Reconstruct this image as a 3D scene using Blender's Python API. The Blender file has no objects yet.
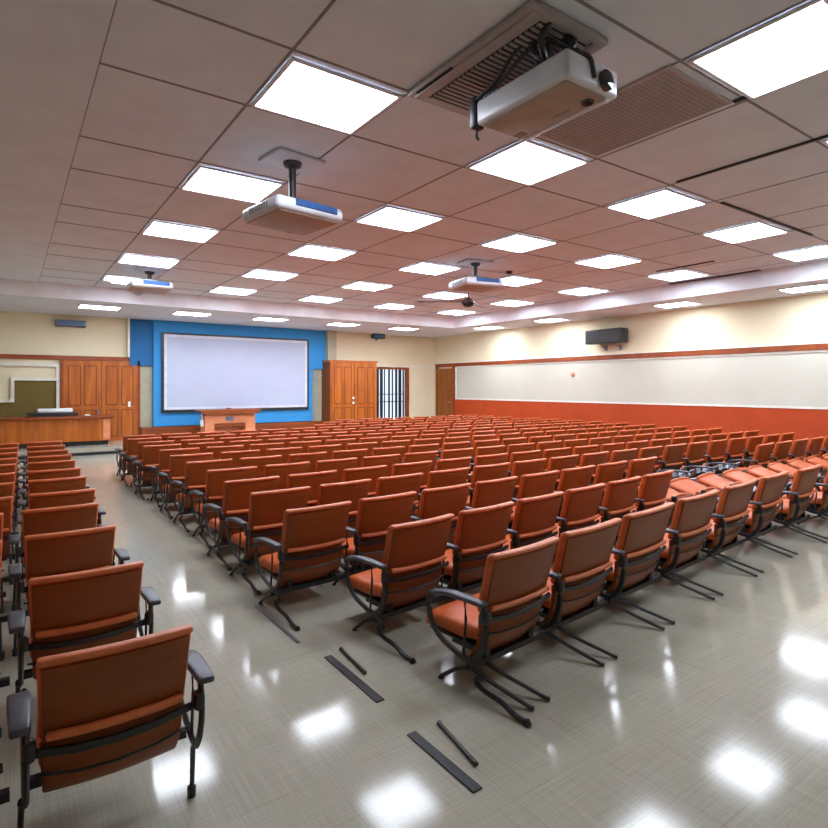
import bpy, bmesh, math, random
from mathutils import Vector, Matrix
random.seed(7)
R = math.radians
scene = bpy.context.scene
C = scene.collection
# ------------------------------------------------------------------ camera, world, exposure
EYE = 1.8
cd = bpy.data.cameras.new('camera'); cam = bpy.data.objects.new('camera', cd); C.objects.link(cam)
cam.location = (0, 0, EYE); cam.rotation_euler = (R(90), 0, R(-35.1))
cd.sensor_width = 36; cd.lens = 36*575/828; cd.shift_y = -27/828; cd.clip_start = .02; cd.clip_end = 200
scene.camera = cam
w = bpy.data.worlds.new('world'); scene.world = w; w.use_nodes = True
w.node_tree.nodes['Background'].inputs[0].default_value = (.62, .70, .85, 1)
w.node_tree.nodes['Background'].inputs[1].default_value = .9
vs = scene.view_settings
vs.view_transform = 'Standard'; vs.look = 'None'; vs.gamma = 1; vs.exposure = 1.15
try: vs.use_curve_mapping = False
except Exception: pass
LIGHT = 9.0      # ceiling panels

# ------------------------------------------------------------------ materials
def lin(c):
    return tuple(((v/255)/12.92 if v/255 <= .04045 else ((v/255+.055)/1.055)**2.4) for v in c) + (1,)
def mat(name, col, rough=.5, metal=0, col2=None, scale=(6, 6, 6), bump=0, detail=4, coat=0, spec=.5, lo=.35, hi=.65):
    m = bpy.data.materials.new(name); m.use_nodes = True
    nt = m.node_tree; b = nt.nodes['Principled BSDF']
    b.inputs['Base Color'].default_value = lin(col); b.inputs['Roughness'].default_value = rough
    b.inputs['Metallic'].default_value = metal; b.inputs['Specular IOR Level'].default_value = spec
    if coat: b.inputs['Coat Weight'].default_value = coat; b.inputs['Coat Roughness'].default_value = .15
    tc = nt.nodes.new('ShaderNodeTexCoord'); mp = nt.nodes.new('ShaderNodeMapping')
    mp.inputs['Scale'].default_value = scale
    nt.links.new(tc.outputs['Object'], mp.inputs['Vector'])
    n = nt.nodes.new('ShaderNodeTexNoise'); n.inputs['Scale'].default_value = 1; n.inputs['Detail'].default_value = detail
    nt.links.new(mp.outputs['Vector'], n.inputs['Vector'])
    cr = nt.nodes.new('ShaderNodeValToRGB')
    c2 = col2 if col2 else tuple(min(255, v*.94) for v in col)
    cr.color_ramp.elements[0].color = lin(c2); cr.color_ramp.elements[1].color = lin(col)
    cr.color_ramp.elements[0].position = lo; cr.color_ramp.elements[1].position = hi
    nt.links.new(n.outputs['Fac'], cr.inputs['Fac']); nt.links.new(cr.outputs['Color'], b.inputs['Base Color'])
    if bump:
        bp = nt.nodes.new('ShaderNodeBump'); bp.inputs['Strength'].default_value = bump; bp.inputs['Distance'].default_value = .01
        nt.links.new(n.outputs['Fac'], bp.inputs['Height']); nt.links.new(bp.outputs['Normal'], b.inputs['Normal'])
    return m
def emis(name, col, s):
    m = bpy.data.materials.new(name); m.use_nodes = True; b = m.node_tree.nodes['Principled BSDF']
    b.inputs['Base Color'].default_value = (.8, .8, .8, 1)
    b.inputs['Emission Color'].default_value = lin(col); b.inputs['Emission Strength'].default_value = s
    return m
M = {
 'ceil': mat('ceiling_tile', (214, 220, 228), .9, col2=(207, 212, 220), scale=(3, 3, 3)),
 'gyp': mat('white_gypsum', (240, 242, 250), .8, scale=(2, 2, 2)),
 'grid': mat('tile_joint', (140, 134, 136), .8),
 'slot': mat('dark_slot', (30, 30, 34), .7),
 'frame': mat('lamp_frame', (215, 215, 220), .5),
 'panel': emis('lamp_diffuser', (232, 241, 255), LIGHT),
 'panel2': emis('soffit_lamp_diffuser', (236, 243, 255), LIGHT*1.9),
 'cream': mat('cream_plaster', (230, 220, 190), .85, scale=(1.2, 1.2, 1.2), col2=(226, 215, 184)),
 'greypl': mat('grey_plaster', (176, 174, 152), .85),
 'white': mat('white_paint', (235, 232, 220), .6),
 'board': mat('pale_panel', (200, 200, 186), .7, scale=(2, 2, 2), col2=(197, 197, 183)),
 'orangewall': mat('orange_wainscot', (184, 66, 4), .6, scale=(2, 2, 2), col2=(174, 60, 3)),
 'wood': mat('orange_brown_wood', (190, 104, 26), .4, col2=(160, 80, 14), scale=(9, 9, .9), detail=6, coat=.15),
 'woodh': mat('horizontal_grain_wood', (184, 98, 30), .4, col2=(158, 78, 18), scale=(.9, 9, 9), detail=6, coat=.15),
 'woodd': mat('dark_red_wood', (150, 72, 22), .45, col2=(126, 56, 14), scale=(1, 9, 9), detail=6),
 'woodr': mat('door_side_wood', (150, 84, 24), .45, col2=(128, 66, 14), scale=(9, 9, .9), detail=6),
 'groove': mat('wood_groove', (122, 62, 14), .6),
 'lect': mat('lectern_wood', (230, 150, 108), .45, col2=(218, 132, 90), scale=(2, 9, 9)),
 'blue': mat('blue_paint', (48, 146, 214), .7, scale=(2, 2, 2), col2=(44, 140, 208)),
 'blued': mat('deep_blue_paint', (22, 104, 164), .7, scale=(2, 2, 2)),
 'screen': mat('projection_fabric', (182, 190, 214), .8, scale=(2, 2, 2), col2=(179, 187, 211)),
 'screenw': mat('screen_border', (214, 218, 232), .7),
 'black': mat('black_metal', (30, 30, 33), .4, col2=(24, 24, 27), spec=.6),
 'blackp': mat('black_plastic', (40, 42, 48), .38, col2=(33, 35, 40), scale=(20, 20, 20)),
 'greyp': mat('grey_armrest', (74, 78, 88), .35, col2=(62, 66, 76), scale=(20, 20, 20)),
 'steel': mat('grey_steel', (150, 152, 158), .35, .7),
 'olive': mat('olive_board', (116, 98, 44), .8, col2=(104, 86, 36), scale=(40, 40, 40)),
 'vinyl': mat('orange_vinyl', (208, 98, 42), .42, col2=(196, 88, 34), scale=(14, 14, 14), bump=.15),
 'piping': mat('orange_edge', (222, 124, 76), .4, col2=(206, 104, 58), scale=(14, 14, 14)),
 'shell': mat('brown_shell', (142, 70, 12), .45, col2=(130, 61, 9), scale=(3, 3, 22), bump=.08),
 'projw': mat('projector_white', (206, 208, 216), .35),
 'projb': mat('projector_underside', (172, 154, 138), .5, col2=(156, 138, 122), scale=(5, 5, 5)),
 'projblue': mat('projector_blue', (28, 84, 146), .5, col2=(20, 66, 120), scale=(30, 30, 30)),
 'acw': mat('air_unit_plastic', (168, 158, 156), .5),
 'lens': mat('lens_glass', (16, 18, 24), .08, spec=.9),
 'perf': mat('perforated_metal', (150, 140, 138), .6, col2=(128, 118, 116), scale=(60, 60, 60), detail=1),
 'floorline': mat('black_rubber', (36, 38, 42), .6, col2=(56, 58, 62), scale=(60, 8, 8)),
 'paper': mat('white_paper', (230, 232, 235), .7),
 'bluegrey': mat('blue_grey_plastic', (66, 112, 168), .4),
}
# floor: polished vinyl with a fine linen weave and faint tile joints
def floor_mat():
    m = bpy.data.materials.new('polished_vinyl'); m.use_nodes = True; nt = m.node_tree; b = nt.nodes['Principled BSDF']
    tc = nt.nodes.new('ShaderNodeTexCoord')
    def noise(sc, det):
        mp = nt.nodes.new('ShaderNodeMapping'); mp.inputs['Scale'].default_value = sc
        nt.links.new(tc.outputs['Object'], mp.inputs['Vector'])
        n = nt.nodes.new('ShaderNodeTexNoise'); n.inputs['Scale'].default_value = 1; n.inputs['Detail'].default_value = det
        nt.links.new(mp.outputs['Vector'], n.inputs['Vector']); return n
    a = noise((2.2, 110, 1), 3); c = noise((110, 2.2, 1), 3); d = noise((.7, .7, 1), 4)
    mx = nt.nodes.new('ShaderNodeMath'); mx.operation = 'ADD'
    nt.links.new(a.outputs['Fac'], mx.inputs[0]); nt.links.new(c.outputs['Fac'], mx.inputs[1])
    m2 = nt.nodes.new('ShaderNodeMath'); m2.operation = 'MULTIPLY_ADD'; m2.inputs[1].default_value = .5
    nt.links.new(mx.outputs[0], m2.inputs[0]); m2.inputs[2].default_value = 0
    cr = nt.nodes.new('ShaderNodeValToRGB')
    cr.color_ramp.elements[0].position = .36; cr.color_ramp.elements[1].position = .62
    cr.color_ramp.elements[0].color = lin((168, 164, 148)); cr.color_ramp.elements[1].color = lin((186, 182, 166))
    nt.links.new(m2.outputs[0], cr.inputs['Fac'])
    br = nt.nodes.new('ShaderNodeTexBrick'); br.offset = 0; br.inputs['Scale'].default_value = 1
    br.inputs['Brick Width'].default_value = .6; br.inputs['Row Height'].default_value = .6; br.inputs['Mortar Size'].default_value = .003
    br.inputs['Color1'].default_value = (1, 1, 1, 1); br.inputs['Color2'].default_value = (.975, .975, .97, 1); br.inputs['Mortar'].default_value = (.88, .87, .85, 1)
    nt.links.new(tc.outputs['Object'], br.inputs['Vector'])
    mm = nt.nodes.new('ShaderNodeMix'); mm.data_type = 'RGBA'; mm.blend_type = 'MULTIPLY'; mm.inputs[0].default_value = 1
    nt.links.new(cr.outputs['Color'], mm.inputs[6]); nt.links.new(br.outputs['Color'], mm.inputs[7])
    nt.links.new(mm.outputs[2], b.inputs['Base Color'])
    rr = nt.nodes.new('ShaderNodeMapRange'); rr.inputs['To Min'].default_value = .05; rr.inputs['To Max'].default_value = .16
    nt.links.new(d.outputs['Fac'], rr.inputs['Value']); nt.links.new(rr.outputs['Result'], b.inputs['Roughness'])
    bp = nt.nodes.new('ShaderNodeBump'); bp.inputs['Strength'].default_value = .03; bp.inputs['Distance'].default_value = .01
    nt.links.new(d.outputs['Fac'], bp.inputs['Height']); nt.links.new(bp.outputs['Normal'], b.inputs['Normal'])
    b.inputs['Specular IOR Level'].default_value = .36
    return m
M['floor'] = floor_mat()

# ------------------------------------------------------------------ mesh helpers
def box(bm, x0, x1, y0, y1, z0, z1, mi=0):
    v = [bm.verts.new(p) for p in ((x0,y0,z0),(x1,y0,z0),(x1,y1,z0),(x0,y1,z0),(x0,y0,z1),(x1,y0,z1),(x1,y1,z1),(x0,y1,z1))]
    for f in ((0,3,2,1),(4,5,6,7),(0,1,5,4),(1,2,6,5),(2,3,7,6),(3,0,4,7)):
        fc = bm.faces.new([v[i] for i in f]); fc.material_index = mi
def rslab(bm, cx, cy, cz, w, d, h, bev, seg=3, cuts=(0, 0, 0), fn=None):
    """rounded box with optional subdivision and a deformation"""
    t = bmesh.new(); bmesh.ops.create_cube(t, size=1)
    for v in t.verts: v.co = Vector((v.co.x*w, v.co.y*d, v.co.z*h))
    if bev: bmesh.ops.bevel(t, geom=list(t.edges), offset=min(bev, .49*min(w, d, h)), segments=seg, profile=.5, affect='EDGES')
    for ax in range(3):
        L = (w, d, h)[ax]
        for k in range(cuts[ax]):
            p = -L/2 + L*(k+1)/(cuts[ax]+1)
            no = [0, 0, 0]; no[ax] = 1; co = [0, 0, 0]; co[ax] = p
            bmesh.ops.bisect_plane(t, geom=t.verts[:]+t.edges[:]+t.faces[:], plane_co=co, plane_no=no)
    for v in t.verts:
        if fn: v.co = Vector(fn(v.co.x, v.co.y, v.co.z))
        v.co += Vector((cx, cy, cz))
    me = bpy.data.meshes.new('t'); t.to_mesh(me); t.free(); bm.from_mesh(me); bpy.data.meshes.remove(me)
def tube(bm, pts, r, n=8, flat=None):
    pts = [Vector(p) for p in pts]; rings = []
    rs = r if isinstance(r, (list, tuple)) else [r]*len(pts)
    up = Vector((0, 0, 1))
    for i, p in enumerate(pts):
        d = (pts[min(i+1, len(pts)-1)] - pts[max(i-1, 0)]).normalized()
        a = d.cross(up)
        if a.length < .05: a = d.cross(Vector((0, 1, 0)))
        a.normalize(); b = a.cross(d).normalized()
        fx, fy = flat if flat else (1, 1)
        rings.append([bm.verts.new(p + a*math.cos(2*math.pi*k/n)*rs[i]*fx + b*math.sin(2*math.pi*k/n)*rs[i]*fy) for k in range(n)])
    for i in range(len(rings)-1):
        for k in range(n):
            bm.faces.new((rings[i][k], rings[i][(k+1) % n], rings[i+1][(k+1) % n], rings[i+1][k]))
    bm.faces.new(rings[0][::-1]); bm.faces.new(rings[-1])
def spline(pts, n=4):
    P = [Vector(p) for p in pts]; P = [P[0]*2-P[1]] + P + [P[-1]*2-P[-2]]; out = []
    for i in range(1, len(P)-2):
        for k in range(n):
            t = k/n; a, b, c, d = P[i-1:i+3]
            out.append(.5*((2*b)+(c-a)*t+(2*a-5*b+4*c-d)*t*t+(3*b-a-3*c+d)*t**3))
    out.append(P[-2]); return out
def prism(bm, poly, y0, y1):
    """polygon in x,z extruded along y"""
    a = [bm.verts.new((x, y0, z)) for x, z in poly]; b = [bm.verts.new((x, y1, z)) for x, z in poly]
    bm.faces.new(a); bm.faces.new(b[::-1])
    for i in range(len(a)):
        j = (i+1) % len(a); bm.faces.new((a[j], a[i], b[i], b[j]))
def obj(name, bm, m, parent=None, smooth=False, loc=None, rz=0):
    bmesh.ops.recalc_face_normals(bm, faces=bm.faces[:])
    me = bpy.data.meshes.new(name); bm.to_mesh(me); bm.free()
    for mm in (m if isinstance(m, list) else [m]): me.materials.append(mm)
    if smooth:
        for p in me.polygons: p.use_smooth = True
        try: me.set_sharp_from_angle(angle=R(40))
        except Exception: pass
    o = bpy.data.objects.new(name, me); C.objects.link(o)
    if parent: o.parent = parent
    if loc: o.location = loc
    if rz: o.rotation_euler.z = rz
    return o
def bx(name, x0, x1, y0, y1, z0, z1, m, parent=None, bev=0):
    bm = bmesh.new()
    if bev: rslab(bm, (x0+x1)/2, (y0+y1)/2, (z0+z1)/2, abs(x1-x0), abs(y1-y0), abs(z1-z0), bev, 2)
    else: box(bm, x0, x1, y0, y1, z0, z1)
    return obj(name, bm, m, parent, smooth=bool(bev))
def tag(o, label=None, cat=None, group=None, kind=None):
    if label: o['label'] = label
    if cat: o['category'] = cat
    if group: o['group'] = group
    if kind: o['kind'] = kind
    return o
def thing(name, label, cat, loc=(0, 0, 0), rz=0, group=None):
    o = bpy.data.objects.new(name, None); C.objects.link(o); o.empty_display_size = .1
    o.location = loc; o.rotation_euler = (0, 0, rz)
    return tag(o, label, cat, group)
KIDS = {}
def copy_tree(o, parent=None):
    c = o.copy(); C.objects.link(c); c.parent = parent
    for ch in list(KIDS.get(o.name, ())): 
        copy_tree(bpy.data.objects[ch], c)
    return c
def remember(o):
    for x in bpy.data.objects:
        if x.parent: 
            l = KIDS.setdefault(x.parent.name, [])
            if x.name not in l: l.append(x.name)
def S(name, bm, m, label=None): return tag(obj(name, bm, m), label, kind='structure')
ORD = ['', 'first', 'second', 'third', 'fourth', 'fifth', 'sixth', 'seventh', 'eighth', 'ninth', 'tenth', 'eleventh', 'twelfth',
       'thirteenth', 'fourteenth', 'fifteenth', 'sixteenth', 'seventeenth', 'eighteenth', 'nineteenth', 'twentieth']

# ------------------------------------------------------------------ room shell
YF, XR, XL, YB = 19.3, 14.6, -4.0, -3.0
ZM, ZS = EYE+2.42, EYE+2.07          # main ceiling, soffit
YS, XS = 15.7, 12.75                 # where the soffit starts
bm = bmesh.new(); box(bm, XL, XR+.2, YB, YF+.2, -.1, 0); S('floor', bm, M['floor'])
bm = bmesh.new(); box(bm, XL, XS, YB, YS, ZM, ZM+.1); S('ceiling', bm, M['ceil'])
bm = bmesh.new(); box(bm, XL, .54, YB, YS-.001, ZM-.012, ZM); S('trim_1', bm, M['ceil'])      # plain ceiling margin on the left
# perimeter soffit with its white fascia
bm = bmesh.new(); box(bm, XL, XR, YS+.03, YF, ZS, ZM+.1); box(bm, XS+.03, XR, YB, YS+.03, ZS, ZM+.1); S('trim_2', bm, M['ceil'])
bm = bmesh.new(); box(bm, XL, XS+.03, YS, YS+.03, ZS-.004, ZM); box(bm, XS, XS+.03, YB, YS, ZS-.004, ZM); S('trim_3', bm, M['gyp'])
# ceiling tile joints
GX = [.54] + [v for k in range(5) for v in (1.66+2.41*k, 2.68+2.41*k)]
GY = sorted([3.87+2.51*k for k in range(-2, 5)] + [4.86+2.51*k for k in range(-3, 5)])
bm = bmesh.new()
for x in GX:
    if x < XS: box(bm, x-.011, x+.011, YB, YS, ZM-.004, ZM)
for y in GY: box(bm, .54, XS, y-.011, y+.011, ZM-.0055, ZM)
S('trim_4', bm, M['grid'])
# walls
bm = bmesh.new(); box(bm, XL-.2, XL, YB-.2, YF+.2, 0, ZM+.1); S('wall_left', bm, M['cream'])
bm = bmesh.new(); box(bm, XL, XR+.2, YB-.2, YB, 0, ZM+.1); S('wall_back', bm, M['cream'])
bm = bmesh.new(); box(bm, XR, XR+.2, YB, YF+.2, 0, ZM+.1); S('wall_right', bm, M['cream'])
WX0, WX1, WZ0, WZ1 = 11.5, 13.2, .45, 2.5
bm = bmesh.new()
box(bm, XL, WX0, YF, YF+.2, 0, ZM+.1); box(bm, WX1, XR, YF, YF+.2, 0, ZM+.1)
box(bm, WX0, WX1, YF, YF+.2, 0, WZ0); box(bm, WX0, WX1, YF, YF+.2, WZ1, ZM+.1)
S('wall_front', bm, M['cream'])
# stage
bm = bmesh.new(); box(bm, XL, 13.9, 17.35, YF, 0, .2); S('floor_stage', bm, M['floor'])
bm = bmesh.new(); box(bm, XL, 13.9, 17.33, 17.35, 0, .075); S('trim_5', bm, M['slot'])
# right wall: orange wainscot, pale panel with white moulding, wood rail
PY1 = 17.85
bm = bmesh.new(); box(bm, XR-.03, XR, YB, PY1+.05, 0, 1.31); S('trim_6', bm, M['orangewall'])
bm = bmesh.new(); box(bm, XR-.02, XR, YB, PY1, 1.31, 2.62); S('trim_7', bm, M['board'])
bm = bmesh.new(); box(bm, XR-.045, XR, YB, PY1, 1.31, 1.36); box(bm, XR-.045, XR, YB, PY1, 2.57, 2.615); box(bm, XR-.045, XR, PY1-.06, PY1, 1.36, 2.57)
S('trim_8', bm, M['white'])
bm = bmesh.new(); box(bm, XR-.07, XR, YB, 19.12, 2.62, 2.75); S('trim_9', bm, M['woodd'])
bm = bmesh.new(); box(bm, XR-.06, XR, YB, 19.12, 2.752, 2.785); S('trim_10', bm, M['white'])
# door on the right wall
d3 = tag(bx('door_3', XR-.06, XR, 18.0, 19.0, .2, 2.55, M['woodr']), 'plain wooden door in the right wall beside the far corner', kind='structure')
bx('door_frame', XR-.08, XR, 17.9, 18.0, .2, 2.62, M['woodd'], d3); bx('door_frame', XR-.08, XR, 19.0, 19.1, .2, 2.62, M['woodd'], d3)
bx('door_handle', XR-.11, XR-.06, 18.08, 18.2, 1.18, 1.22, M['steel'], d3, .01)
# front wall: upper rail, stepped white moulding, olive board
bm = bmesh.new(); box(bm, XL, 3.2, YF-.06, YF, 2.58, 2.70); S('trim_11', bm, M['woodd'])
bm = bmesh.new(); box(bm, 2.9, 2.96, YF-.2, YF, 2.7, ZS); S('trim_12', bm, M['white'])
bm = bmesh.new()
for a in ((-.35, 1.16, 2.38, 2.46), (.02, 1.08, 1.98, 2.06), (1.08, 1.16, .2, 2.38), (.02, .1, 1.46, 1.98), (-.35, .1, 1.38, 1.46), (-.35, -.27, .2, 1.38)):
    box(bm, a[0], a[1], YF-.09, YF, a[2], a[3])
S('trim_13', bm, M['white'])
bm = bmesh.new(); prism(bm, [(-.27, .2), (1.08, .2), (1.08, 1.98), (.1, 1.98), (.1, 1.38), (-.27, 1.38)], YF-.03, YF); S('trim_14', bm, M['olive'])
bm = bmesh.new(); box(bm, XL, -.38, YF-.03, YF, .2, 1.0); S('trim_15', bm, M['orangewall'])
# double panelled doors on the left of the front wall
def panel_leaf(bm, x0, x1, y, z0, z1, t, split=.42):
    s = .11
    box(bm, x0, x1, y, y+t, z0, z1)
    for a, b in (((x0+s), (x0+x1)/2-s*.35), ((x0+x1)/2+s*.35, x1-s)):
        for c, d in ((z0+.12, z0+(z1-z0)*split-.06), (z0+(z1-z0)*split+.06, z1-.14)):
            for q, (g, mi) in enumerate(((0, 1), (.03, 0))):
                box(bm, a+g, b-g, y-.006-.008*q, y, c+g, d-g, mi)
for n, (a, b, lab) in enumerate(((1.25, 2.2, 'left leaf of the panelled wooden double door behind the desk'), (2.215, 3.18, 'right leaf of the panelled wooden double door, with white notice'))):
    bm = bmesh.new(); panel_leaf(bm, a, b, YF-.10, .2, 2.57, .1)
    d = tag(obj('door_%d' % (n+1), bm, [M['wood'], M['groove']]), lab, kind='structure')
    if n == 0: 
        bm = bmesh.new(); tube(bm, [(2.1, YF-.16, 1.0), (2.1, YF-.16, 1.15)], .03); obj('door_handle', bm, M['steel'], d, True)
    else: bx('door_notice', 2.92, 2.99, YF-.118, YF-.1, 1.2, 1.36, M['paper'], d)
bm = bmesh.new(); box(bm, 1.17, 1.25, YF-.12, YF, .2, 2.58); box(bm, 3.18, 3.26, YF-.12, YF, .2, 2.58); S('trim_16', bm, M['woodd'])
# blue screen wall
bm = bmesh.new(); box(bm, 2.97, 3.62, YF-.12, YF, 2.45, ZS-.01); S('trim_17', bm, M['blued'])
bm = bmesh.new(); box(bm, 3.27, 3.62, YF-.04, YF, .55, 2.45); box(bm, 9.0, 9.4, YF-.04, YF, .55, 2.45); S('trim_18', bm, M['greypl'])
bm = bmesh.new(); box(bm, 3.62, 8.95, YF-.2, YF, .58, ZS-.01); S('trim_19', bm, M['blue'])
bm = bmesh.new(); box(bm, 8.95, 9.5, YF-.12, YF, 2.45, ZS-.01); S('trim_20', bm, M['blue'])
bm = bmesh.new(); box(bm, 9.5, 9.86, YF-.3, YF, 2.78, ZS-.01); S('trim_21', bm, M['greypl'])
bm = bmesh.new(); box(bm, 3.27, 9.4, YF-.24, YF, .2, .56); S('trim_22', bm, M['woodd'])
bm = bmesh.new(); box(bm, 9.86, XR, YF-.04, YF, 2.6, 2.66); box(bm, 11.4, WX0, YF-.08, YF, .2, 2.6); S('trim_23', bm, M['white'])
# barred window / grille
wn = tag(bx('window_1', WX1-.07, WX1+.07, YF-.07, YF+.02, .3, 2.58, M['woodd']), 'barred window with dark vertical bars right of the cupboard', kind='structure')
bx('window_frame', WX0-.02, WX1-.07, YF-.07, YF+.02, 2.5, 2.58, M['woodd'], wn)
xs = [11.54, 11.7, 11.85, 12.02, 12.17, 12.38, 12.54, 12.72, 12.9, 13.06]; ws = [.08, .05, .1, .12, .04, .07, .05, .09, .13, .05]
for x, ww in zip(xs, ws): bx('window_bar', x-ww/2, x+ww/2, YF+.03, YF+.07, WZ0, WZ1, M['black'], wn)
for z in (1.2, 1.5): bx('window_rail', WX0, WX1-.07, YF+.075, YF+.1, z, z+.03, M['black'], wn)
gm = bpy.data.materials.new('window_glass'); gm.use_nodes = True; gb = gm.node_tree.nodes['Principled BSDF']
gb.inputs['Transmission Weight'].default_value = 1; gb.inputs['Roughness'].default_value = .05; gb.inputs['Base Color'].default_value = (.8, .85, .9, 1); gb.inputs['IOR'].default_value = 1.1
bx('window_pane', WX0, WX1, YF+.12, YF+.13, WZ0, WZ1, gm, wn)

# ------------------------------------------------------------------ ceiling lights
def light_panel(x, y, z, sx, sy, label, pm='panel'):
    t = thing('ceiling_light', label, 'ceiling light', (x, y, z), 0, 'square ceiling light panels')
    bm = bmesh.new(); a, b, f = sx/2, sy/2, .03
    box(bm, -a, a, -b, -b+f, -.02, 0); box(bm, -a, a, b-f, b, -.02, 0); box(bm, -a, -a+f, -b+f, b-f, -.02, 0); box(bm, a-f, a, -b+f, b-f, -.02, 0)
    obj('light_frame', bm, M['frame'], t)
    bm = bmesh.new(); box(bm, -a+f, a-f, -b+f, b-f, -.014, -.004); obj('light_diffuser', bm, M[pm], t)
for i in range(5):
    for j in range(1, 7):
        x = 2.17+2.41*i; y = -.64+2.51*j
        if i == 0 and j == 1: continue
        lab = 'bright ceiling light panel, %s column from the left, %s row from the camera' % (ORD[i+1], ORD[j])
        light_panel(x, y, ZM-.006, .98, .88, lab)
for k, x in enumerate((1.9, 4.2, 6.5, 9.0, 11.4)):
    light_panel(x, 16.85, ZS, .95, .7, 'ceiling light panel in the front soffit, %s from the left' % ORD[k+1], 'panel2')
for k, y in enumerate((5.1, 8.0, 12.1, 14.9)):
    light_panel(13.65, y, ZS, .7, .9, 'ceiling light panel in the right soffit, %s from the camera' % ORD[k+1], 'panel2')
# slots in the ceiling
def slot(x0, x1, y0, y1, z, label):
    o = bx('slot_diffuser', x0, x1, y0, y1, z-.012, z, M['slot']); tag(o, label, 'air vent', 'dark slots in the ceiling')
slot(4.98, 5.03, 2.0, 2.42, ZM-.006, 'short dark ceiling slot beside the largest light panel')
slot(6.4, 6.44, 1.95, 3.75, ZM-.006, 'long thin dark ceiling slot running towards the right edge')
slot(7.6, 10.4, 3.81, 3.85, ZM-.006, 'long dark ceiling slot parallel to the light rows at right')
slot(11.0, 11.06, 5.7, 6.9, ZM-.006, 'dark ceiling slot beside the far right light panel')
slot(12.6, 12.74, 5.6, 7.6, ZM-.001, 'wide dark ceiling slot against the right soffit')
# smoke detectors
def detector(x, y, z, r, label, m):
    bm = bmesh.new(); tube(bm, [(0, 0, 0), (0, 0, -.03), (0, 0, -.05), (0, 0, -.06)], [r, r, r*.75, r*.3], 16)
    tag(obj('smoke_detector', bm, m, None, True, (x, y, z)), label, 'smoke detector')
detector(8.55, 8.7, ZM, .07, 'small black ceiling detector between two light panels', M['black'])
detector(8.75, 10.6, ZM, .17, 'round white ceiling detector behind the far projector', M['projw'])
detector(1.75, 14.5, ZM-.03, .14, 'round white ceiling detector beside the far left light panel', M['projw'])
detector(9.6, 13.4, ZM, .14, 'round white ceiling detector near the front right lights', M['projw'])

# ------------------------------------------------------------------ air unit and vent panel
t = thing('ceiling_air_conditioner', 'grey recessed ceiling air conditioner above the nearest projector', 'air conditioner', (3.02, 3.17, ZM))
bm = bmesh.new(); rslab(bm, 0, 0, -.03, .74, 1.38, .05, .012, 2)
obj('cover_plate', bm, M['acw'], t, True)
for q, ww in ((-.29, .08), (.3, .1)):
    bm = bmesh.new(); rslab(bm, q, 0, -.062, ww, 1.3, .018, .008, 2); obj('cover_rib', bm, M['acw'], t, True)
bm = bmesh.new(); box(bm, -.22, .24, -.6, .6, -.062, -.055)
obj('intake_recess', bm, M['slot'], t)
bm = bmesh.new()
for k in range(24): box(bm, -.22, .24, -.59+.05*k, -.565+.05*k, -.072, -.062)
obj('intake_grille', bm, M['acw'], t)
bm = bmesh.new(); box(bm, -.355, -.325, .15, .6, -.061, -.055); obj('outlet_louvre', bm, M['slot'], t)
t = thing('perforated_vent', 'square perforated air return panel in the ceiling right of the nearest projector', 'air vent', (4.52, 3.12, ZM-.006))
bm = bmesh.new()
for a in ((-.48, .48, -.69, -.66), (-.48, .48, .66, .69), (-.48, -.45, -.66, .66), (.45, .48, -.66, .66)): box(bm, a[0], a[1], a[2], a[3], -.012, 0)
obj('vent_frame', bm, M['acw'], t)
bm = bmesh.new(); box(bm, -.45, .45, -.66, .66, -.005, 0)
obj('vent_backing', bm, M['perf'], t)
bm = bmesh.new()
for k in range(30): box(bm, -.45, .45, -.65+.044*k, -.635+.044*k, -.009, -.005)
for k in range(20): box(bm, -.44+.0455*k, -.427+.0455*k, -.66, .66, -.0085, -.005)
obj('vent_grid', bm, M['acw'], t)

# ------------------------------------------------------------------ projectors
def projector(x, y, drop, rz, label, plate=True):
    """drop: distance from the ceiling to the body's underside"""
    t = thing('ceiling_projector', label, 'projector', (x, y, ZM-.006), rz, 'projectors hanging from the ceiling')
    if plate: bx('ceiling_plate', -.28, .28, -.22, .22, -.03, 0, M['projw'], t, .008)
    top = -drop+.17
    bm = bmesh.new(); tube(bm, [(0, 0, -.03), (0, 0, -.07), (0, 0, -.09), (0, 0, top+.05)], [.1, .09, .042, .036], 14); obj('mount_pole', bm, M['black'], t, True)
    bm = bmesh.new(); rslab(bm, 0, 0, top+.035, .3, .26, .03, .008, 1)
    for sx in (-1, 1):
        for sy in (-1, 1): tube(bm, spline([(sx*.05, sy*.05, top+.05), (sx*.2, sy*.14, top+.03), (sx*.24, sy*.16, top-.02)], 3), .012, 6)
    obj('mount_bracket', bm, M['steel'], t, True)
    bm = bmesh.new(); rslab(bm, 0, 0, -drop+.085, .80, .76, .14, .05, 4); b = obj('projector_body', bm, M['projw'], t, True)
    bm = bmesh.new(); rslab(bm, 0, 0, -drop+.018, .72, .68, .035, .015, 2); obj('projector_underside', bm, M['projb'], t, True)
    bm = bmesh.new(); rslab(bm, .06, -.38, -drop+.11, .5, .02, .07, .006, 1); obj('blue_panel', bm, M['projblue'], t, True)
    bm = bmesh.new(); tube(bm, [(.2, .37, -drop+.09), (.2, .41, -drop+.09), (.2, .42, -drop+.09)], [.07, .07, .05], 18); obj('projector_lens', bm, M['lens'], t, True)
    bm = bmesh.new()
    for k in range(8): box(bm, -.404, -.398, -.2+.05*k, -.17+.05*k, -drop+.06, -drop+.12)
    obj('side_vents', bm, M['steel'], t)
    return t
projector(2.46, 5.75, .68, R(8), 'white projector with blue rear hanging between the two nearest left lights')
projector(2.37, 12.9, .42, R(0), 'small far white projector hanging on the left near the front soffit')
projector(7.35, 8.4, .52, R(-12), 'white projector hanging over the middle of the seating')

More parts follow.
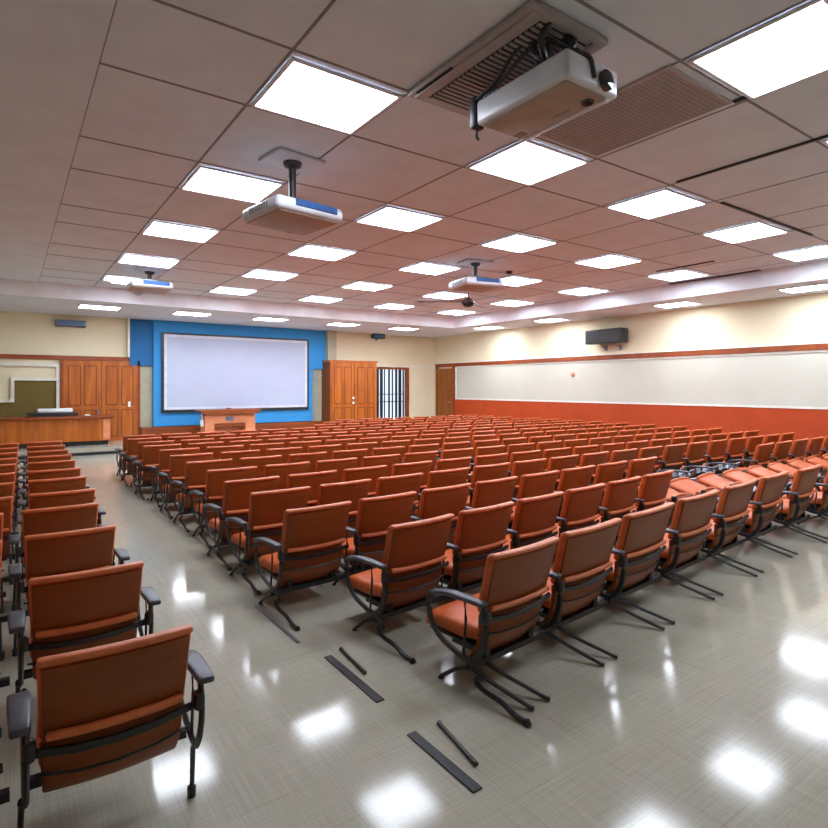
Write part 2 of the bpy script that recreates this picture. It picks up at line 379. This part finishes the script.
# the large one, hung low under the air unit, with its cables
def near_projector():
    t = thing('ceiling_projector', 'large nearest projector with black cables hanging below the air conditioner', 'projector', (3.19, 2.92, ZM+.06), R(0), 'projectors hanging from the ceiling')
    bm = bmesh.new(); tube(bm, [(-.2, -.25, 0), (-.2, -.25, -.05), (-.18, -.24, -.07), (-.12, -.16, -.28)], [.07, .06, .035, .035], 12)
    tube(bm, [(-.12, -.16, -.22), (-.1, -.1, -.3)], [.08, .07], 12); obj('mount_arm', bm, M['black'], t, True)
    bm = bmesh.new(); rslab(bm, 0, -.03, -.385, .54, .88, .19, .03, 4); obj('projector_body', bm, M['projw'], t, True)
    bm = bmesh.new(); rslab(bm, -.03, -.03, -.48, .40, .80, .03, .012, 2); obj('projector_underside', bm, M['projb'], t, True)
    bm = bmesh.new(); rslab(bm, .19, -.03, -.485, .05, .80, .04, .015, 2); obj('trim_ridge', bm, M['projw'], t, True)
    bm = bmesh.new(); tube(bm, [(.12, -.45, -.4), (.12, -.49, -.4), (.12, -.50, -.4)], [.07, .07, .05], 18)
    tube(bm, [(.1, -.34, -.49), (.1, -.34, -.51)], [.05, .04], 14); obj('projector_lens', bm, M['lens'], t, True)
    bm = bmesh.new()
    for k in range(9): box(bm, -.2+.026*k, -.185+.026*k, -.464, -.459, -.44, -.36)
    obj('front_vents', bm, M['slot'], t)
    bm = bmesh.new(); rslab(bm, .1, .3, -.497, .07, .1, .006, .002, 1); rslab(bm, .1, -.12, -.497, .04, .14, .006, .002, 1); obj('status_window', bm, M['steel'], t, True)
    bm = bmesh.new(); rslab(bm, -.22, .455, -.36, .10, .07, .24, .015, 2); obj('power_brick', bm, M['blackp'], t, True)
    for pts, r in (([(-.2, -.25, -.06), (-.3, -.1, -.2), (-.27, .2, -.27), (-.24, .40, -.26), (-.22, .45, -.25)], .011),
                   ([(-.2, -.25, -.06), (-.28, -.3, -.16), (-.15, -.42, -.26), (-.05, -.475, -.3), (.0, -.475, -.42)], .012),
                   ([(-.18, -.22, -.08), (-.05, -.35, -.12), (-.02, -.2, -.2), (-.16, -.12, -.16), (-.24, -.2, -.22), (-.14, -.22, -.28)], .014),
                   ([(-.24, -.18, -.06), (-.32, -.05, -.16), (-.3, .15, -.25), (-.27, .4, -.28)], .009),
                   ([(-.22, .455, -.47), (-.22, .46, -.53), (-.2, .455, -.56)], .008),
                   ([(-.2, -.25, -.05), (-.3, -.36, -.1), (-.33, -.3, -.2), (-.2, -.22, -.24), (-.28, -.16, -.14), (-.16, -.3, -.1), (-.1, -.38, -.18), (-.2, -.3, -.28)], .018)):
        bm = bmesh.new(); tube(bm, spline(pts, 6), r*1.35, 7); obj('cable', bm, M['black'], t, True)
near_projector()
# ceiling fan behind the middle projector
def fan(x, y, drop, label):
    t = thing('ceiling_fan', label, 'ceiling fan', (x, y, ZM))
    bm = bmesh.new(); tube(bm, [(0, 0, 0), (0, 0, -.04), (0, 0, -.05), (0, 0, -drop)], [.07, .06, .015, .015], 10); obj('fan_rod', bm, M['black'], t, True)
    bm = bmesh.new(); tube(bm, [(0, 0, -drop+.02), (0, 0, -drop-.02), (0, 0, -drop-.09), (0, 0, -drop-.15), (0, 0, -drop-.17)], [.05, .12, .15, .1, .03], 16); obj('fan_motor', bm, M['black'], t, True)
    for k in range(3):
        a = R(150+120*k)
        bm = bmesh.new(); rslab(bm, .62, 0, 0, 1.0, .14, .012, .004, 1)
        o = obj('fan_blade', bm, M['steel'], t, True); o.location = (0, 0, -drop-.05); o.rotation_euler = (R(8), 0, a)
fan(8.2, 9.6, .5, 'dark ceiling fan with thin blades just beyond the middle projector')
bm = bmesh.new(); tube(bm, [(0, 0, 0), (0, 0, -.06), (0, 0, -.1), (0, 0, -.16), (0, 0, -.19)], [.08, .08, .12, .1, .03], 16)
tag(obj('dome_camera', bm, M['steel'], None, True, (2.55, 15.3, ZM-.006)), 'small grey dome camera on the ceiling near the front soffit', 'camera')

# ------------------------------------------------------------------ projection screen
t = thing('projection_screen', 'large white projection screen with black frame on the blue wall', 'projection screen', (6.3, YF-.2, 1.0))
sw, sh = 2.46, 2.50
bm = bmesh.new(); box(bm, -sw, sw, -.08, -.02, 0, sh); obj('screen_case', bm, M['black'], t)
bm = bmesh.new(); box(bm, -sw+.07, sw-.07, -.088, -.08, .09, sh-.06); obj('screen_border', bm, M['screenw'], t)
bm = bmesh.new(); box(bm, -sw+.15, sw-.15, -.092, -.088, .17, sh-.14); obj('screen_surface', bm, M['screen'], t)

# ------------------------------------------------------------------ cupboard
t = thing('wooden_cupboard', 'tall wooden double door cupboard right of the screen', 'cupboard', (10.37, YF-.7, .2))
bm = bmesh.new(); box(bm, -.97, .97, 0, .68, 0, 2.5); box(bm, -1.0, 1.0, -.05, .68, 2.5, 2.57); obj('body', bm, M['wood'], t)
bm = bmesh.new(); box(bm, -.985, -.972, 0, .68, 0, 2.5); obj('side_panel', bm, M['groove'], t)
for s in (-1, 1):
    bm = bmesh.new(); a, b = (-.95, -.01) if s < 0 else (.01, .95)
    panel_leaf(bm, a, b, -.04, .04, 2.48, .04, .36); d = obj('door', bm, [M['wood'], M['groove']], t)
    bm = bmesh.new(); tube(bm, [(-.06, -.045, 1.02 if s > 0 else 1.2), (-.06, -.08, 1.02 if s > 0 else 1.2)], .045, 10); obj('door_lock', bm, M['paper'], d, True)
# ------------------------------------------------------------------ desk and what lies on it
t = thing('front_desk', 'long wooden desk on the platform at the far left', 'desk', (1.1, 18.0, .2))
bm = bmesh.new(); box(bm, -1.35, 1.15, .05, .75, 0, .12); obj('plinth', bm, M['slot'], t)
bm = bmesh.new(); box(bm, -1.3, 1.18, 0, .8, .12, .74); obj('body', bm, M['wood'], t)
bm = bmesh.new(); box(bm, 1.02, 1.19, -.012, 0, .14, .72); obj('end_post', bm, M['lect'], t)
bm = bmesh.new(); rslab(bm, -.03, .4, .77, 2.62, .95, .06, .012, 2); obj('desk_top', bm, M['woodd'], t, True)
t = thing('mixing_console', 'flat black console lying on the wooden desk', 'console', (.95, 18.3, 1.0))
bm = bmesh.new(); rslab(bm, 0, 0, .075, 1.15, .5, .08, .01, 2); obj('console_body', bm, M['blackp'], t, True)
bm = bmesh.new(); rslab(bm, 0, 0, .015, .8, .3, .03, .004, 1); obj('console_base', bm, M['steel'], t, True)
bm = bmesh.new(); rslab(bm, 0, 0, .05, .8, .36, .10, .02, 2); tag(obj('paper_stack', bm, M['paper'], None, True, (1.0, 18.3, 1.117)), 'pale stack of papers lying on the black console', 'papers')
bm = bmesh.new(); rslab(bm, 0, 0, .02, .14, .1, .04, .015, 2); tag(obj('computer_mouse', bm, M['paper'], None, True, (1.75, 18.2, 1.002)), 'small white object near the right end of the desk', 'mouse')

# ------------------------------------------------------------------ lectern
t = thing('lectern', 'wide orange wooden lectern in front of the projection screen', 'lectern', (5.62, 17.9, .2))
bm = bmesh.new(); box(bm, -.78, .78, 0, .5, .48, .74); box(bm, -.78, -.5, 0, .5, 0, .48); box(bm, .46, .78, 0, .5, 0, .48); box(bm, -.5, .46, .4, .5, 0, .48); obj('body', bm, M['lect'], t)
bm = bmesh.new(); prism(bm, [(-.78, .76), (.78, .76), (.98, .9), (-.98, .9)], -.12, .6); obj('sloping_top', bm, M['woodd'], t)
bm = bmesh.new(); box(bm, -.5, .46, .02, .06, .38, .478); obj('front_rail', bm, M['woodd'], t)
bm = bmesh.new(); rslab(bm, -.03, -.01, .62, .26, .02, .13, .004, 1); obj('emblem_plate', bm, M['steel'], t, True)
bm = bmesh.new(); box(bm, -.13, -.06, -.024, -.02, .59, .65); box(bm, -.03, .0, -.024, -.02, .58, .66); box(bm, .02, .07, -.024, -.02, .59, .61); obj('emblem_mark', bm, M['bluegrey'], t)
bm = bmesh.new(); rslab(bm, 0, .2, .925, .14, .1, .05, .02, 2); obj('top_knob', bm, M['woodd'], t, True)
bm = bmesh.new(); tube(bm, spline([(-.86, .1, .9), (-.86, .05, .7), (-.84, .02, .45)], 4), [.015]*9, 6); rslab(bm, -.86, .05, .5, .1, .08, .2, .03, 2); obj('side_bracket', bm, M['paper'], t, True)

# ------------------------------------------------------------------ wall mounted boxes
def wallbox(name, x, z, wd, ht, dp, label, cat):
    t = thing(name, label, cat, (x, YF, z))
    bm = bmesh.new(); rslab(bm, 0, -dp/2, 0, wd, dp, ht, .04, 3); obj('casing', bm, M['steel'], t, True)
    bm = bmesh.new(); rslab(bm, 0, -dp-.004, .01, wd*.9, .02, ht*.5, .008, 1); obj('front_panel', bm, M['bluegrey'], t, True)
    bm = bmesh.new(); box(bm, -wd*.45, wd*.45, -dp-.004, -dp+.01, -ht*.42, -ht*.3); obj('outlet', bm, M['slot'], t)
wallbox('wall_air_conditioner', 1.43, 3.62, .78, .2, .2, 'slim blue grey air conditioner high on the front wall left', 'air conditioner')
t = thing('wall_speaker', 'small blue grey speaker high on the front wall near the corner', 'speaker', (11.75, YF, 3.78))
bm = bmesh.new(); rslab(bm, 0, -.15, 0, .52, .26, .2, .03, 2); obj('casing', bm, M['blackp'], t, True)
bm = bmesh.new(); rslab(bm, 0, -.285, 0, .46, .02, .14, .006, 1); obj('speaker_grille', bm, M['bluegrey'], t, True)
bm = bmesh.new(); rslab(bm, 0, -.015, 0, .1, .03, .3, .01, 1); obj('wall_bracket', bm, M['black'], t, True)
t = thing('wall_speaker', 'large black loudspeaker box on brackets high on the right wall', 'speaker', (XR, 10.55, 3.2))
bm = bmesh.new(); rslab(bm, -.3, 0, .08, .34, 1.26, .42, .03, 2); obj('casing', bm, M['blackp'], t, True)
bm = bmesh.new(); rslab(bm, -.475, 0, .08, .015, 1.18, .36, .005, 1); obj('speaker_grille', bm, M['black'], t, True)
for y in (-.28, .22):
    bm = bmesh.new(); tube(bm, [(0, y, -.28), (-.14, y-.02, -.24), (-.28, y, -.12)], .018, 6); tube(bm, [(0, y+.12, -.13), (-.1, y+.1, -.2), (-.2, y, -.2)], .014, 6)
    rslab(bm, -.01, y, -.25, .02, .1, .14, .004, 1); obj('wall_bracket', bm, M['steel'], t, True)
bm = bmesh.new(); tube(bm, [(-.0, 0, 0), (-.03, 0, 0), (-.05, 0, 0)], [.07, .07, .04], 14)
tag(obj('round_switch', bm, M['lect'], None, True, (XR-.02, 12.0, 2.2)), 'small round brass fitting on the pale right wall panel', 'wall fitting')

# ------------------------------------------------------------------ chairs
PITCH = .71
def rec(z):            # back recline: y as a function of height
    return .10*(1-(z-.42)/.41) if z > .42 else .10
def make_chair(frame='black', dz=.085, roll=.50, splay=True, pad=.066, rods=True, right_leg=.345):
    """dz lowers the seat; the top of the back stays .83 m above the floor"""
    t = thing('auditorium_chair', 'orange auditorium chair', 'chair', (0, 0, 0), 0, 'orange auditorium chairs in rows')
    t['dz'] = dz; t['pad'] = pad
    fm = M[frame]; z0 = roll-.045; hh = .83-z0; zc = (z0+.83)/2
    def bend(x, y, z):
        return (x*(1+.03*z/.2), y + rec(z+zc) - .025*math.cos(x/.3*1.5) + .025, z)
    bm = bmesh.new(); rslab(bm, 0, .028, zc, .585, .055, hh, .026, 4, (5, 0, 3), bend); obj('backrest', bm, M['vinyl'], t, True)
    bm = bmesh.new(); rslab(bm, 0, -.004, zc-.012, .56, .014, hh-.04, .005, 2, (5, 0, 3), lambda x, y, z: bend(x, y, z-.012)[:2]+(z,)); obj('back_shell', bm, M['shell'], t, True)
    bm = bmesh.new(); rslab(bm, 0, .006, .822, .596, .052, .026, .012, 3, (5, 0, 0), lambda x, y, z: (x, y + rec(.82) - .025*math.cos(x/.3*1.5)+.025, z)); obj('edge_piping', bm, M['piping'], t, True)
    yr = rec(roll)
    bm = bmesh.new(); tube(bm, [(-.262, yr-.002, roll), (-.26, yr-.008, roll), (-.15, yr-.022, roll-.003), (0, yr-.028, roll-.004), (.15, yr-.022, roll-.003), (.26, yr-.008, roll), (.262, yr-.002, roll)], [.006]+[.017]*5+[.006], 10); obj('lower_roll', bm, M['piping'], t, True)
    b0, b1 = z0, .245-dz; lh = b0-b1
    def low(x, y, z):      # curved lower shell sweeping forward under the seat
        q = max(0, (lh*.5-z)/lh)
        return (x*(1-.05*q), y + .11 + .09*q*q*q - .03*math.cos(x/.3*1.5)+.03, z)
    bm = bmesh.new(); rslab(bm, 0, 0, (b0+b1)/2, .57, .03, lh, .013, 2, (5, 0, 5), low); obj('lower_shell', bm, M['shell'], t, True)
    ra = roll-.075; 
    bm = bmesh.new(); tube(bm, [(-.32, .10, ra+.01), (-.15, .066, ra), (0, .058, ra-.004), (.15, .066, ra), (.32, .10, ra+.01)], .011, 8, (1, 1.7)); obj('back_rail', bm, fm, t, True)
    rb = ra-.10
    bm = bmesh.new(); tube(bm, [(-.30, .13, rb+.01), (-.15, .092, rb), (0, .082, rb-.004), (.15, .092, rb), (.30, .13, rb+.01)], .006, 6); obj('lower_rail', bm, fm, t, True)
    def sea(x, y, z):
        return (x*(1-.04*max(0, y)/.2), y, z + .012*math.cos(x/.3*1.5) - (.05*max(0, (y-.1)/.15)**2) + (.02 if y < -.15 else 0))
    bm = bmesh.new(); rslab(bm, 0, .36, .385-dz, .575, .46, .095, .04, 4, (3, 5, 0), sea); obj('seat', bm, M['vinyl'], t, True)
    bm = bmesh.new(); rslab(bm, 0, .36, .325-dz, .54, .36, .022, .008, 2, (0, 0, 0)); obj('seat_pan', bm, fm, t, True)
    bm = bmesh.new(); zb = .225-dz; yo = 0 if splay else .16; bl = PITCH/2-.009 if splay else .345; box(bm, -bl, bl, .14+yo, .18+yo, zb, zb+.035); obj('beam', bm, fm, t)
    for q in (-.2, .2): 
        bm = bmesh.new(); box(bm, q-.02, q+.02, .145+yo, .4+yo*.6, zb+.035, .316-dz); obj('seat_bracket', bm, fm, t)
    arm(t, -.352, fm)
    if splay and rods:
        for st, tip in ((-.33, -.22), (-.22, -.08)):
            bm = bmesh.new(); tube(bm, [(st, .16, zb+.01), (st*.6+tip*.4, .02, zb*.62), (tip, -.15, .016), (tip+.01, -.17, .012)], [.014, .012, .011, .012], 7, (1.4, .9)); obj('leg', bm, fm, t, True)
    for q in (-.345, right_leg) if not splay else (-.345,):
        if splay: pts = [(q, .16, zb+.01), (q, .26, .10), (q, .36, .02), (q, .37, 0)]; rr = [.013, .012, .012, .019]
        else: pts = [(q, .13, .29), (q, .19, .24), (q*1.02, .23, .05), (q*1.02, .235, .04), (q*1.02, .235, 0)]; rr = [.016, .013, .011, .022, .02]
        bm = bmesh.new(); tube(bm, pts, rr, 8); obj('leg', bm, fm, t, True)
    return t
def arm(t, x, fm):
    s = 1 if x > 0 else -1; dz = t['dz']; d2 = dz*.35
    bm = bmesh.new()
    def ap(xx, yy, zz): 
        return (xx*(1-.18*max(0, -yy)/.2), yy, zz - .035*(max(0, yy)/.19)**2)
    rslab(bm, x, .235, .585-d2, t['pad'], .40, .028, .012, 3, (0, 6, 0), ap); obj('armrest', bm, M['greyp'], t, True)
    bm = bmesh.new(); xi = x - s*.02
    tube(bm, spline([(xi, .42, .558-d2), (xi, .475, .51-d2), (xi, .47, .42-dz*.8), (xi, .40, .34-dz), (xi, .28, .29-dz), (xi, .16, .27-dz), (xi, .09, .33-dz), (xi, .055, .42-dz*.8), (xi, .05, .50-dz*.6), (xi, .07, .575-d2)], 3), .014, 7, (1.0, 1.4)); obj('arm_frame', bm, fm, t, True)
    bm = bmesh.new(); tube(bm, [(xi, .20, .575-d2), (xi, .19, .45-d2), (xi, .21, .29-dz)], .008, 6); obj('arm_strut', bm, fm, t, True)
    bm = bmesh.new(); rslab(bm, x-s*.03, .06, .505-d2, .05, .06, .08, .02, 2); obj('arm_joint', bm, fm, t, True)
def s_leg(t, x, fm):
    bm = bmesh.new()
    tube(bm, spline([(x, .17, .19), (x, .07, .17), (x, .05, .135), (x, .11, .10), (x, .06, .065), (x, -.06, .05), (x, -.14, .022), (x, -.23, .014)], 4), .0145, 8)
    tube(bm, [(x, -.22, .03), (x, -.225, .012), (x, -.23, .0)], [.014, .02, .02], 8)
    obj('leg', bm, fm, t, True)

P = {}
P['mid'] = make_chair(); 
P['end'] = make_chair(); s_leg(P['end'], -.345, M['black'])
P['aisle'] = make_chair(rods=False); s_leg(P['aisle'], -.345, M['black'])
P['last'] = make_chair(); arm(P['last'], .365, M['black']); s_leg(P['last'], .345, M['black'])
# folded: backrest tipped forward onto the seat
def make_folded():
    t = make_chair('black')
    for k in range(2):
        bm = bmesh.new(); tube(bm, spline([(-.28+.2*k, .02, .3), (-.2+.2*k, -.03, .4), (0, -.06, .36+.05*k), (.2, -.02, .43), (.28, .04, .32)], 4), .018, 7, (1.5, .7)); obj('loose_bracket', bm, M['steel'], t, True)
    for o in [o for o in bpy.data.objects if o.parent == t and o.name.split('.')[0] in ('backrest', 'back_shell', 'edge_piping', 'lower_roll')]:
        n = o.name.split('.')[0]
        o.location = (0, .55, .47-.08); 
        # rotate about the hinge at y=.08, z=.43
        o.rotation_euler = (R(-84), 0, 0)
        piv = Vector((0, .08, .40)); rot = Matrix.Rotation(R(-84), 3, 'X'); o.location = piv - rot @ piv + Vector((0, -.02, .035))
    for o in [o for o in bpy.data.objects if o.parent == t and o.name.split('.')[0] in ('back_shell', 'armrest', 'arm_frame', 'arm_strut')]: bpy.data.objects.remove(o)
    return t
P['fold'] = make_folded()
# stripped: bare grey frame without cushions
def make_stripped():
    t = make_chair('steel')
    for o in [o for o in bpy.data.objects if o.parent == t]:
        if o.name.split('.')[0] in ('backrest', 'back_shell', 'edge_piping', 'seat', 'lower_shell', 'lower_roll'): bpy.data.objects.remove(o)
    for k in range(3):
        bm = bmesh.new(); pts = [(-.25+.22*k, .1+.1*k, .37), (-.2+.2*k, .2, .46+.03*k), (-.05+.1*k, .36, .40), (.1+.06*k, .42-.08*k, .48), (.22-.1*k, .3, .36)]
        tube(bm, spline(pts, 4), .022, 7, (1.5, .7)); obj('loose_bracket', bm, M['steel' if k else 'greyp'], t, True)
    return t
P['strip'] = make_stripped()
remember(None)
used = set()
def place(kind, x, y, label, sx=1, rz=0, group='orange chairs of the main block', sy=1.12):
    if kind in used: o = copy_tree(P[kind])
    else: o = P[kind]; used.add(kind)
    o.location = (x, y, 0); o.scale = (sx, sy, 1); o.rotation_euler = (0, 0, rz)
    o['label'] = label; o['category'] = 'chair'; o['group'] = group
    return o
def seen(x, y, m=.9):
    z = x*math.sin(R(35.1)) + y*math.cos(R(35.1)); r = x*math.cos(R(35.1)) - y*math.sin(R(35.1))
    return r - m < .72*z
rowY = [2.40, 3.32, 4.22, 5.10, 5.90, 6.80, 7.70, 8.58, 9.45, 10.25, 11.0, 11.8, 12.6, 13.5, 14.4, 15.25]
rowX = [2.26, 2.16, 1.76, 1.79, 1.79, 1.86, 1.84, 1.84, 1.87, 1.78, 1.83, 1.78, 1.82, 6.4, 7.1, 7.9]
total = 0
swing = [1, .9, .65, .5, .35, .25, .15, .1]       # the nearer rows curve away towards the right
for r, (y, x0) in enumerate(zip(rowY, rowX)):
    xs = []; xe = x0; k = 0; f = swing[r] if r < len(swing) else 0
    while True:
        p = PITCH
        if r == 0: p = (.74, .80, .90, .92, .94, .96)[k] if k < 6 else .96
        if xe + p > 13.95: break
        cx = xe + .31*p/PITCH; d = min(cx-x0, 5.0)
        yy = y + f*(.13*d - .006*d*d)
        xs.append((cx, yy, min(1.22, p/PITCH))); xe += p; k += 1
    xs = [q for q in xs if seen(q[0], q[1])]
    for i, (cx, yy, sc) in enumerate(xs):
        kind = ('end' if r == 0 else 'aisle') if i == 0 else ('last' if i == len(xs)-1 and cx > 12.5 else 'mid')
        st = 'orange auditorium chair'
        if r == 1 and cx > 6.2: kind = 'fold'; st = 'orange folded-back chair'
        if r == 2 and 7.6 < cx < 9.9: kind = 'strip'; st = 'bare grey chair frame'
        pos = 'first from aisle' if i == 0 else '%s from aisle' % ORD[i+1]
        rowname = 'nearest row' if r == 0 else '%s row from camera' % ORD[r+1]
        place(kind, cx, yy, '%s, %s, %s, main block' % (st, pos, rowname), sc, R(6)*f + random.uniform(-.015, .015)); total += 1
leftY = [2.40, 3.44, 4.46, 5.42, 6.2, 7.12, 7.92, 8.82, 9.55, 10.35, 11.2, 12.1]
LP = make_chair('black', .0, .535, False, .09); arm(LP, .365, M['black'])
remember(None); P['left'] = LP
LA = make_chair('black', .0, .535, False, .09, True, .28); remember(None); P['lefta'] = LA
for r, y in enumerate(leftY):
    rn = 'nearest row' if r == 0 else '%s row from camera' % ORD[r+1]
    dx = .015*r if r > 3 else 0
    place('left', .342+dx, y, 'orange chair on the aisle side, %s, left block' % rn, .89, 0, 'orange chairs of the left block', 1)
    place('lefta', -.287+dx, y-.03, 'orange chair second from aisle, %s, left block' % rn, .83, 0, 'orange chairs of the left block', 1)
    total += 2
print('chairs', total)

# ------------------------------------------------------------------ strips and loose bars on the floor
def strip(x, y0, y1, wd, label, m='floorline'):
    bm = bmesh.new(); rslab(bm, 0, 0, .004, wd, y1-y0, .008, .002, 1)
    tag(obj('floor_strip', bm, M[m], None, True, (x, (y0+y1)/2, 0)), label, 'floor strip', 'rubber strips on the aisle floor')
strip(1.705, 1.93, 2.45, .055, 'black rubber strip stuck on the floor nearest the camera')
strip(1.735, 2.80, 3.47, .055, 'black rubber strip stuck on the floor beside the second row')
strip(1.66, 3.77, 4.62, .03, 'thin grey strip on the floor beside the third row', 'steel')
def bar(x0, y0, x1, y1, label):
    bm = bmesh.new(); mx, my = (x0+x1)/2, (y0+y1)/2
    tube(bm, [(x0-mx, y0-my, .012), (x0*.9+x1*.1-mx, y0*.9+y1*.1-my, .011), (0, 0, .010), (x1-mx, y1-my, .011)], [.014, .010, .010, .012], 8)
    tag(obj('metal_bar', bm, M['black'], None, True, (mx, my, 0)), label, 'metal bar', 'loose bars on the aisle floor')
bar(1.87, 2.43, 1.81, 2.06, 'short dark metal bar on the floor in front of the nearest chair row')
bar(1.85, 3.5, 1.82, 3.12, 'short dark metal bar on the floor beside the second row chair')
